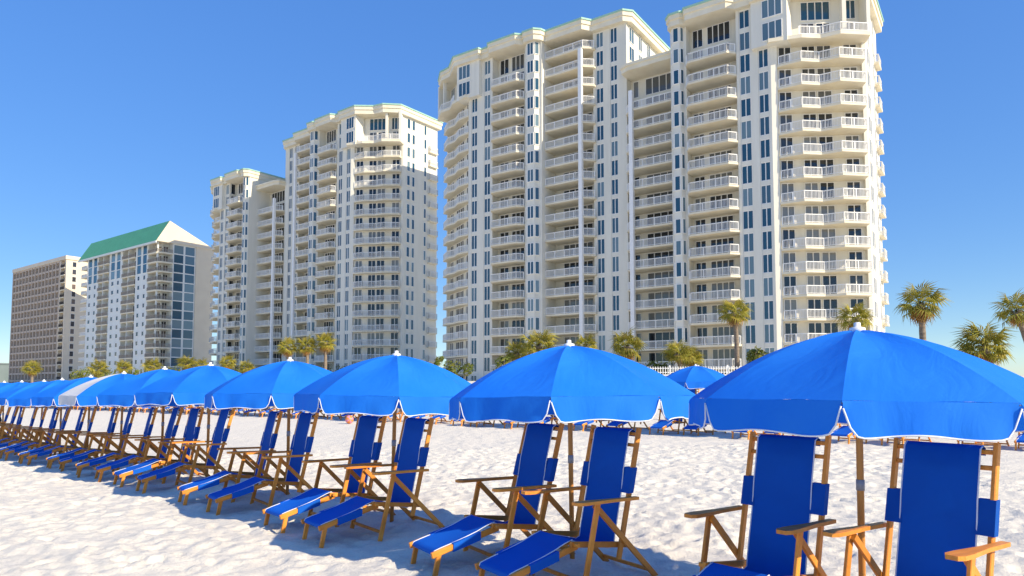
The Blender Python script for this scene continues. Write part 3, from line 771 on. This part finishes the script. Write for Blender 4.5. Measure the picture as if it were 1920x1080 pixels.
def umbrella_parts():
    """one of eight identical wedges, to be turned; plus pole, finial, ribs"""
    NA, NR_ = 8, 12
    c8 = rad(45)
    rows = []
    for i in range(NR_ + 1):
        t = 0.02 + 0.98 * i / NR_
        r = RU * t
        p0 = Vector((r, 0, prof(t))); p1 = Vector((r * math.cos(c8), r * math.sin(c8), prof(t)))
        row = []
        for j in range(NA + 1):
            w_ = j / NA
            q = p0.lerp(p1, w_)
            sag = 0.030 * math.sin(math.pi * w_) * math.sin(math.pi * min(1, t)) ** 0.8
            wr = 0.004 * math.sin(w_ * 9 + t * 14) * math.sin(math.pi * w_)
            row.append((q.x, q.y, q.z - sag + wr))
        rows.append(row)
    pan = MB(); pan.grid(rows)
    val = MB(); NB_ = 26
    top = []; bot = []; bots = []
    for j in range(NB_ + 1):
        w_ = j / NB_
        p0 = Vector((RU, 0, ZR)); p1 = Vector((RU * math.cos(c8), RU * math.sin(c8), ZR)); q = p0.lerp(p1, w_)
        nrm = Vector((math.cos(c8 / 2), math.sin(c8 / 2), 0))
        e = min(w_, 1 - w_)
        k = min(1, e / 0.10); k = math.sin(k * math.pi / 2) ** 0.75
        dep = 0.035 + (0.185 - 0.035) * k + 0.010 * math.sin(w_ * 2 * math.pi * 1.5 + 0.6)
        fl = 0.012 + 0.014 * math.sin(w_ * 17) * k
        mid = q + nrm * (0.008 + 0.008 * math.sin(w_ * 11 + 1)) + Vector((0, 0, -dep * 0.5))
        top.append((q.x, q.y, q.z - 0.001)); bots.append(tuple(mid))
        bb = q + nrm * fl + Vector((0, 0, -dep)); bot.append(tuple(bb))
    val.grid([bot, bots, top])
    pip = MB(); pip.tube(bot, 0.0052, 5)
    rib = MB(); rib.tube([(0.05, 0, ZT - 0.06)] + [(RU * t, 0, prof(t) - 0.016) for t in (0.25, 0.5, 0.75, 1.0)], 0.007, 5)
    rib.tube([(0.03, 0, 1.42), (RU * 0.5, 0, prof(0.5) - 0.02)], 0.006, 5)
    pole = MB(); pole.tube([(0, 0, -0.3), (0, 0, 1.0), (0, 0, ZT - 0.02)], 0.0225, 10)
    hub = MB(); hub.tube([(0, 0, 1.38), (0, 0, 1.45)], 0.04, 10)
    colr = MB(); colr.tube([(0, 0, 0.86), (0, 0, 0.93)], 0.027, 10)
    fin = MB(); fin.tube([(0, 0, ZT - 0.02), (0, 0, ZT + 0.012), (0, 0, ZT + 0.02), (0, 0, ZT + 0.045), (0, 0, ZT + 0.05)], [0.055, 0.05, 0.022, 0.022, 0.012], 10)
    return pan, val, pip, rib, pole, hub, colr, fin


pan, val, pip, rib, pole, hub, colr, fin = umbrella_parts()
UM = dict(panel=pan.mesh('panel', M['canopy']), valance=val.mesh('valance', M['canopy']), piping=pip.mesh('piping', M['piping']), rib=rib.mesh('rib', M['rib']),
          pole=pole.mesh('pole', M['polewood']), hub=hub.mesh('hub', M['finial']), collar=colr.mesh('collar', M['steel']), finial=fin.mesh('finial', M['finial']))
UMW = dict(panel=pan.mesh('panel_white', M['canopy_white']), valance=val.mesh('valance_white', M['canopy_white']))
tmp = MB()
for k in range(8):
    ca, sa = math.cos(k * rad(45)), math.sin(k * rad(45))
    for mb, mi in ((pan, 0), (val, 0), (pip, 1), (rib, 3)):
        o_ = len(tmp.v)
        tmp.v += [(x * ca - y * sa, x * sa + y * ca, z) for x, y, z in mb.v]; tmp.f += [tuple(i + o_ for i in f) for f in mb.f]; tmp.m += [mi] * len(mb.f); tmp.s += mb.s
for mb, mi in ((pole, 2), (fin, 1)):
    o_ = len(tmp.v); tmp.v += mb.v; tmp.f += [tuple(i + o_ for i in f) for f in mb.f]; tmp.m += [mi] * len(mb.f); tmp.s += mb.s
far_umb = tmp.mesh('umbrella_far', [M['canopy'], M['piping'], M['polewood'], M['rib']])


def put_umbrella(loc, rz, label, group, white=(), tilt=(0, 0), h=1.0):
    r = tag(empty('beach_umbrella', loc, rz), label, 'umbrella', group)
    r.rotation_euler = (tilt[0], tilt[1], rz)
    inst('pole', UM['pole'], r); inst('hub', UM['hub'], r); inst('collar', UM['collar'], r); inst('finial', UM['finial'], r)
    for k in range(8):
        S = UMW if k in white else UM
        p = inst('panel', S['panel'], r, (0, 0, 0), k * rad(45))
        inst('valance', S['valance'], p); inst('piping', UM['piping'], p)
        inst('rib', UM['rib'], r, (0, 0, 0), k * rad(45))
    return r


ORD = ['', 'first', 'second', 'third', 'fourth', 'fifth', 'sixth', 'seventh', 'eighth']
US = [0.0, 2.41, 5.07, 7.48, 10.15, 12.16, 14.48, 16.74, 19.04, 21.06, 23.44, 25.77, 28.14]
UR = [-120.5, -102, -78.5, -83, -93.5, -85.5, -105, -95, -88, -100, -110, -92, -97]
for i, s_ in enumerate(US):
    p_ = ROW0 + RD * s_
    z = G(*p_)
    if i == 6:
        lab = 'front-row beach umbrella with one white panel among the blue ones'
        who = 'under the white-panelled umbrella'
    else:
        way = 'lone palm' if i < 6 else 'hotel'
        lab = f'front-row blue umbrella, {ORD[abs(i - 6)]} from the white-panelled one towards the ' + ('tall lone palm' if i < 6 else 'brown hotel')
        who = f'{ORD[abs(i - 6)]} umbrella from white-panelled one towards {way}'
    put_umbrella((p_[0], p_[1], z), rad(UR[i]), lab, 'front row of beach umbrellas', white=(7,) if i == 6 else (),
                 tilt=(rad(random.uniform(-1.2, 1.2)), rad(random.uniform(-1.2, 1.2))))
    for sd, off_s in ((-1, -0.47), (1, 0.47)):
        jit = random.uniform(-0.03, 0.03) if i else 0
        q_ = p_ + RD * (off_s + jit) + np.array([-0.8, -0.6]) * (0.17 + (random.uniform(-0.05, 0.05) if i else 0))
        c_ = put_chair((q_[0], q_[1], G(*q_) - 0.005), YAW + rad(random.uniform(-6, 6) if i else (-3 if sd < 0 else 2)),
                  f"blue lounger on the pole's {'hotel' if sd > 0 else 'palm'} side, {who}", 'front row of blue loungers')
        if i == 11 and sd > 0:
            FAR_CHAIR = c_

# back row nearer the buildings
R2 = np.array([5.3, 20.0]); R2D = np.array([-0.778, 0.628])
for row in (0, 1):
    for j in range(-4, 22):
        p_ = R2 + R2D * (j * 2.5 + row * 1.1) + RN * (random.uniform(-0.25, 0.25) + row * 6.0)
        if (row == 0 and j not in (3, 4) and j > -2):
            u = inst('beach_umbrella', far_umb, None, (p_[0], p_[1], G(*p_)), rad(-78 + random.uniform(-12, 12)))
            tag(u, 'small blue umbrella in the back row nearer the towers', 'umbrella', 'back row of beach umbrellas')
        for off_s in (-0.48, 0.48):
            if row == 1 and random.random() < 0.25:
                continue
            q_ = p_ + R2D * (off_s + random.uniform(-0.05, 0.05)) + np.array([-0.8, -0.6]) * (0.2 + random.uniform(-0.1, 0.1))
            c = inst('beach_lounger', far_chair, None, (q_[0], q_[1], G(*q_)), YAW + rad(random.uniform(-9, 9)))
            if row == 0:
                tag(c, 'small blue lounger in the back row under umbrellas nearer the towers', 'lounger', 'back row of blue loungers')
            else:
                tag(c, 'small blue lounger in the rearmost row, out in the sun without umbrellas', 'lounger', 'rearmost row of blue loungers')


# ------------------------------------------------------------------ palms and shrubs
def at(px, py, Yd):
    """point seen at a place of the photograph at forward distance Yd"""
    f = 1300.0; c, s = math.cos(PITCH), math.sin(PITCH)
    r = Vector(((px - 960) / f, c - s * (651 - py) / f, s + c * (651 - py) / f))
    return Vector((0, 0, EYE)) + r * (Yd / r.y)


def fan_leaf(seed, droop):
    rd = random.Random(seed)
    b = MB(); L_ = 0.85
    pts = [(0, 0, 0), (L_ * 0.5, 0, 0.03), (L_, 0, -0.02 - droop * 0.2)]
    b.tube(pts, [0.022, 0.016, 0.012], 4)
    o = Vector(pts[-1]); ns = 15
    for i in range(ns):
        a = rad(-118 + 236 * i / (ns - 1)) + rd.uniform(-0.04, 0.04)
        ln = (0.95 - 0.28 * abs(a) / rad(118)) * rd.uniform(0.85, 1.1)
        d = Vector((math.cos(a), math.sin(a), 0.16 - 0.12 * abs(math.sin(a))))
        sd = Vector((-math.sin(a), math.cos(a), 0)) * 0.047
        m1 = o + d * ln * 0.55; tip = o + d * ln + Vector((0, 0, -ln * (0.28 + droop * 0.5) * rd.uniform(0.7, 1.4)))
        fold = Vector((0, 0, 0.03))
        b.add([tuple(o), tuple(m1 - sd), tuple(m1 + fold), tuple(m1 + sd), tuple(tip)], [(0, 1, 2), (0, 2, 3), (1, 4, 2), (2, 4, 3)], 0)
    return b


LEAF = [fan_leaf(i, 0.25 + 0.2 * i).mesh('frond', M['frond']) for i in range(3)]
DRY = [fan_leaf(9 + i, 0.9).mesh('dry_frond', M['frond_old']) for i in range(2)]


def palm(base, top, label, r=1.75, n=30, dry=13, seed=0, group='cabbage palms', stump=False):
    rd = random.Random(seed)
    base = Vector(base); top = Vector(top)
    root = tag(empty('cabbage_palm', base), label, 'palm tree', group)
    h = top - base
    b = MB(); pts = []; rs = []
    for i in range(15):
        t_ = i / 14
        bend = Vector((math.sin(t_ * math.pi) * 0.10, math.cos(seed) * math.sin(t_ * math.pi) * 0.08, 0))
        pts.append(Vector((0, 0, -0.3)) + (h + Vector((0, 0, 0.3))) * t_ + bend)
        rs.append((0.23 - 0.05 * t_ + 0.012 * (i % 2)) * r / 1.75 + (0.07 if i > 11 else 0))
    b.tube(pts, rs, 9)
    for i in range(22):                       # old leaf boots under the crown
        a = rd.uniform(0, 6.28); z = rd.uniform(0.82, 0.98)
        c = Vector((0, 0, -0.3)) + (h + Vector((0, 0, 0.3))) * z; o_ = Vector((math.cos(a), math.sin(a), 0))
        b.beam(c + o_ * 0.15, c + o_ * 0.36 + Vector((0, 0, 0.26)), 0.08, 0.03)
    inst('trunk', b.mesh('trunk', M['trunk']), root)
    s0 = r / 1.75
    for i in range(n + dry):
        old = i >= n
        if old:
            el = rd.uniform(-82, -38)
        else:
            el = math.degrees(math.asin(max(-0.62, min(0.99, 1 - 1.58 * (i + 0.5) / n)))) + rd.uniform(-9, 9)
        az = i * 137.5 + rd.uniform(-18, 18)
        o = inst('dry_frond' if old else 'frond', (DRY if old else LEAF)[i % (2 if old else 3)], root, h + Vector((0, 0, 0.05)))
        o.rotation_mode = 'QUATERNION'
        q = Matrix.Rotation(rad(az), 4, 'Z') @ Matrix.Rotation(-rad(el), 4, 'Y') @ Matrix.Rotation(rd.uniform(-0.6, 0.6), 4, 'X')
        o.rotation_quaternion = q.to_quaternion()
        k = s0 * rd.uniform(0.82, 1.1) * (0.8 if old else 1)
        o.scale = (k, k, k)


def palm_at(px, py, Yd, label, r=1.75, lean=0.0, seed=0, **kw):
    c = at(px, py, Yd)
    bx, by = c.x + lean, c.y
    palm((bx, by, G(bx, by) - 0.05), c, label, r=r, seed=seed, **kw)


palm_at(1726, 570, 50, 'tall palm with a round crown standing alone against the sky beside the larger tower', 1.9, 0.0, 1)
palm_at(1905, 585, 50, 'leaning palm with a dark thin trunk near the bushy low palm', 1.7, 1.3, 2, dry=4)
palm_at(1845, 652, 47, 'short bushy palm between the round-crowned tall palm and the leaning palm', 2.05, 0.1, 3, n=40)
palm_at(1377, 586, 66, 'slim palm with a bare pale trunk in front of the larger tower window columns', 1.85, 0.1, 4)
palm_at(1604, 598, 62, 'palm crown right below the zigzag corner balconies of the larger tower', 1.8, 0.0, 5)
palm_at(1010, 648, 66, 'broad golden palm, largest of the cluster at the foot of the tall tower part', 2.1, 0.0, 6, dry=20)
palm_at(968, 662, 68, 'greener palm leaning against the broad golden palm at the tower foot', 1.6, 0.0, 7, dry=4)
palm_at(1100, 648, 72, 'small palm below the two window columns of the larger tower', 1.5, 0.0, 8)
palm_at(1176, 650, 64, 'palm with yellowed lower fronds below the linking balconies of the larger tower', 1.9, 0.0, 9, dry=18)
palm_at(1272, 664, 60, 'low palm bush behind the white picket fence', 1.5, 0.0, 10, n=38, dry=3)
palm_at(1296, 672, 61, 'second low palm bush crowded behind the white picket fence', 1.3, 0.0, 11, n=36, dry=3)
for i, (px, py, wh) in enumerate(((540, 652, 'nearest the green-roofed building'), (576, 648, 'in the middle'), (610, 643, 'nearest the larger tower'))):
    palm_at(px, py, 118, f'golden palm {wh} of the three before the smaller-looking tower', 2.2, 0, 20 + i, group='three palms in a row', dry=18)
for i, (px, py, Yd, r_, wh) in enumerate(((60, 692, 150, 2.2, 'standing before the brown hotel grid'), (185, 692, 150, 2.6, 'before the green-roofed building, beside the hotel'), (232, 688, 160, 2.2, 'before the middle windows of the green-roofed building'),
                                          (285, 686, 165, 2.6, 'before the corner balconies of the green-roofed building'), (350, 682, 150, 2.4, 'before the dark glazed flank of the green-roofed building'),
                                          (378, 686, 150, 2.2, 'before the blank flank wall of the green-roofed building'), (427, 680, 140, 2.2, 'before the lower wing of the smaller-looking tower'), (462, 689, 135, 1.8, 'squat, under the bay windows of the smaller-looking tower'))):
    palm_at(px, py, Yd, 'small distant palm ' + wh, r_, 0, 30 + i, group='distant palms', n=28)


def shrub(px, py, Yd, wpx, hpx, label, seed, group='dune shrubs', n=420):
    c = at(px, py, Yd); rd = random.Random(seed)
    wd = wpx / 1300 * Yd / 2; top = c.z
    gzv = G(c.x, c.y)
    hh = max(0.8, top - gzv)
    b = MB(); nb = max(4, int(wd * 3)); lobes = []
    for i in range(nb):
        lobes.append((rd.uniform(-wd, wd) * 0.8, rd.uniform(-wd, wd) * 0.4, rd.uniform(0.45, 0.95) * hh, rd.uniform(0.3, 0.5) * min(hh, wd * 1.3)))
    for i in range(n):
        lx, ly, lz, lr = lobes[i % nb]
        d = Vector((rd.gauss(0, 1), rd.gauss(0, 1), rd.gauss(0, 1))).normalized()
        p = Vector((lx, ly, lz - lr * 0.3)) + d * lr * rd.uniform(0.55, 1.05)
        p.z = max(0.05, min(p.z, hh * 1.05))
        a = d.orthogonal().normalized() * rd.uniform(0.12, 0.26) * (1 + wd * 0.12); e = d.cross(a).normalized() * a.length * 0.7
        tl = d * rd.uniform(-0.1, 0.2)
        b.add([tuple(p - a), tuple(p - e * 0.6), tuple(p + a + tl), tuple(p + e * 0.6)], [(0, 1, 2, 3)], 0)
    r = tag(empty('dune_shrub', (c.x, c.y, gzv)), label, 'shrub', group)
    inst('foliage', b.mesh('foliage', M['leaf']), r)
    sb = MB()
    for i in range(min(nb, 7)):
        lx, ly, lz, lr = lobes[i]; sb.tube([(lx * 0.4, ly * 0.4, -0.15), (lx * 0.8, ly * 0.8, lz * 0.5), (lx, ly, lz)], [0.06, 0.04, 0.02], 5)
    inst('stem', sb.mesh('stem', M['trunk']), r)


shrub(1432, 655, 64, 60, 40, 'dark green shrub beside the slim bare-trunked palm', 1)
shrub(1228, 680, 62, 60, 40, 'dark shrub between the yellowed palm and the low palm bushes', 2)
shrub(958, 672, 64, 70, 40, 'shrub at the foot of the golden palm cluster', 3)
shrub(862, 680, 90, 60, 30, 'green shrub at the balconied end of the larger tower', 4)
shrub(820, 666, 112, 22, 30, 'small dark rounded tree in the gap between the twin towers', 5)
for i, (px, py, wp, wh) in enumerate(((148, 690, 40, 'dark shrub in the gap between hotel and green-roofed building'), (208, 694, 50, 'low shrub beneath the first balcony stack of the green-roofed building'), (258, 690, 50, 'low shrub beneath the second balcony stack of the green-roofed building'),
                                      (318, 688, 60, 'low shrub under the dark glazed flank'), (400, 688, 60, 'low shrub where the green-roofed building meets the smaller-looking tower'), (448, 690, 50, 'low shrub under the lower wing of the smaller-looking tower'),
                                      (500, 690, 60, 'low shrub beside the row of three golden palms'), (640, 688, 70, 'low shrub under the tall part of the smaller-looking tower'), (700, 690, 80, 'wide low shrub under the zigzag balconies of the smaller-looking tower'))):
    shrub(px, py, 140, wp, 30, wh, 10 + i, 'distant shrub belt', 380)

# ------------------------------------------------------------------ terrace and picket fence in front of the larger tower
c0 = at(1150, 706, 60); c1 = at(1480, 706, 58)
dv = (Vector((c1.x, c1.y)) - Vector((c0.x, c0.y))); ln = dv.length; az = math.atan2(dv.y, dv.x)
root = tag(empty('terrace_wall', (c0.x, c0.y, 0), az), 'low stone terrace wall carrying the white picket fence', 'wall')
zt_ = at(1300, 702, 59).z
q = MB(); q.box(-0.2, ln + 0.2, 0.0, 0.35, 0.2, zt_ - 0.1); inst('wall_body', q.mesh('wall_body', M['stone']), root)
q = MB(); q.box(-0.3, ln + 0.3, -0.06, 0.41, zt_ - 0.1, zt_); inst('coping', q.mesh('coping', M['white']), root)
root = tag(empty('picket_fence', (c0.x, c0.y, zt_), az), 'white picket fence on the terrace wall before the larger tower', 'fence')
pk = MB(); pk.prism([(-0.03, 0.05), (0.03, 0.05), (0.03, 0.075), (-0.03, 0.075)], 0.03, 0.68)
pkm = pk.mesh('picket', M['white']); n_ = int(ln / 0.21)
for i in range(n_ + 1):
    inst('picket', pkm, root, (i * ln / n_, 0, 0))
for z in (0.15, 0.5):
    q = MB(); q.box(0, ln, 0.08, 0.12, z, z + 0.07); inst('fence_rail', q.mesh('fence_rail', M['white']), root)
pk = MB(); pk.box(-0.06, 0.06, 0.125, 0.245, 0.0, 0.8); pkm = pk.mesh('fence_post', M['white'])
for i in range(int(ln / 2.4) + 1):
    inst('fence_post', pkm, root, (i * 2.4, 0, 0))

# ------------------------------------------------------------------ small things on the sand
c = at(655, 786, 26.5); zb = G(c.x, c.y)
root = tag(empty('beach_ball', (c.x, c.y, zb), 0.4), 'pink and orange striped beach ball lying in front of the back row', 'ball')
M['pink'] = mat('pink_vinyl', (0.75, 0.28, 0.38), (0.7, 0.25, 0.35), rough=0.35); M['orange'] = mat('orange_vinyl', (0.8, 0.28, 0.05), (0.75, 0.25, 0.05), rough=0.35)
for k in range(8):
    b = MB(); rr_ = 0.16
    b.grid([[(rr_ * math.sin(t1) * math.cos(a), rr_ * math.cos(t1), rr_ + rr_ * math.sin(t1) * math.sin(a)) for a in [(k + j / 4) * math.pi / 4 for j in range(5)]] for t1 in [math.pi * i / 12 for i in range(13)]])
    inst('gore', b.mesh('gore', M[('pink', 'orange')[k % 2]]), root)

# person in a straw hat resting in a far lounger of the front row
def person(chair):
    r = tag(empty('person', chair.location, chair.rotation_euler.z), 'person in dark clothes and straw hat reclining in a far front-row lounger', 'person')
    J = {'pelvis': (0, 0.10, 0.40, .13), 'waist': (0, 0.05, 0.55, .125), 'chest': (0, -0.02, 0.76, .14), 'neck': (0, -0.045, 0.93, .055), 'head0': (0, -0.02, 1.0, .075), 'head': (0, 0.0, 1.08, .095), 'crown': (0, -0.01, 1.16, .07)}
    E_ = [('pelvis', 'waist'), ('waist', 'chest'), ('chest', 'neck'), ('neck', 'head0'), ('head0', 'head'), ('head', 'crown')]
    for s_, n in ((-1, 'l'), (1, 'r')):
        J.update({n + 'sh': (s_ * .18, -.02, .84, .06), n + 'el': (s_ * .27, .10, .68, .045), n + 'wr': (s_ * .30, .34, .70, .03), n + 'ha': (s_ * .31, .43, .71, .035),
                  n + 'hip': (s_ * .10, .14, .40, .095), n + 'kn': (s_ * .12, .52, .47, .065), n + 'an': (s_ * .12, .92, .36, .04), n + 'to': (s_ * .13, .97, .44, .03)})
        E_ += [('chest', n + 'sh'), (n + 'sh', n + 'el'), (n + 'el', n + 'wr'), (n + 'wr', n + 'ha'), ('pelvis', n + 'hip'), (n + 'hip', n + 'kn'), (n + 'kn', n + 'an'), (n + 'an', n + 'to')]
    ks = list(J); me_ = bpy.data.meshes.new('body'); me_.from_pydata([J[k][:3] for k in ks], [(ks.index(a), ks.index(b_)) for a, b_ in E_], [])
    o = inst('body', me_, r)
    o.modifiers.new('skin', 'SKIN')
    for i, k in enumerate(ks):
        me_.skin_vertices[0].data[i].radius = (J[k][3], J[k][3] * 0.85)
    me_.skin_vertices[0].data[0].use_root = True
    sb = o.modifiers.new('sub', 'SUBSURF'); sb.levels = sb.render_levels = 2
    me_.materials.append(M['skin'])
    h_ = MB(); h_.tube([(0, -0.02, 1.12), (0, -0.02, 1.125), (0, -0.02, 1.135), (0, -0.02, 1.21), (0, -0.02, 1.235)], [0.19, 0.195, 0.11, 0.095, 0.05], 14)
    inst('straw_hat', h_.mesh('straw_hat', M['straw']), r)
    sh = MB(); sh.tube([(0, 0.13, 0.38), (0, 0.05, 0.55), (0, -0.02, 0.74), (0, -0.035, 0.86)], [0.155, 0.15, 0.19, 0.12], 12)
    inst('shirt', sh.mesh('shirt', M['dark_cloth']), r)
M['skin'] = mat('skin', (0.45, 0.25, 0.16), (0.4, 0.22, 0.14), rough=0.6); M['straw'] = mat('straw', (0.62, 0.45, 0.18), (0.5, 0.35, 0.13), scale=40, rough=0.9)
M['dark_cloth'] = mat('dark_cloth', (0.03, 0.035, 0.04), (0.02, 0.025, 0.03), rough=0.9)
person(FAR_CHAIR)
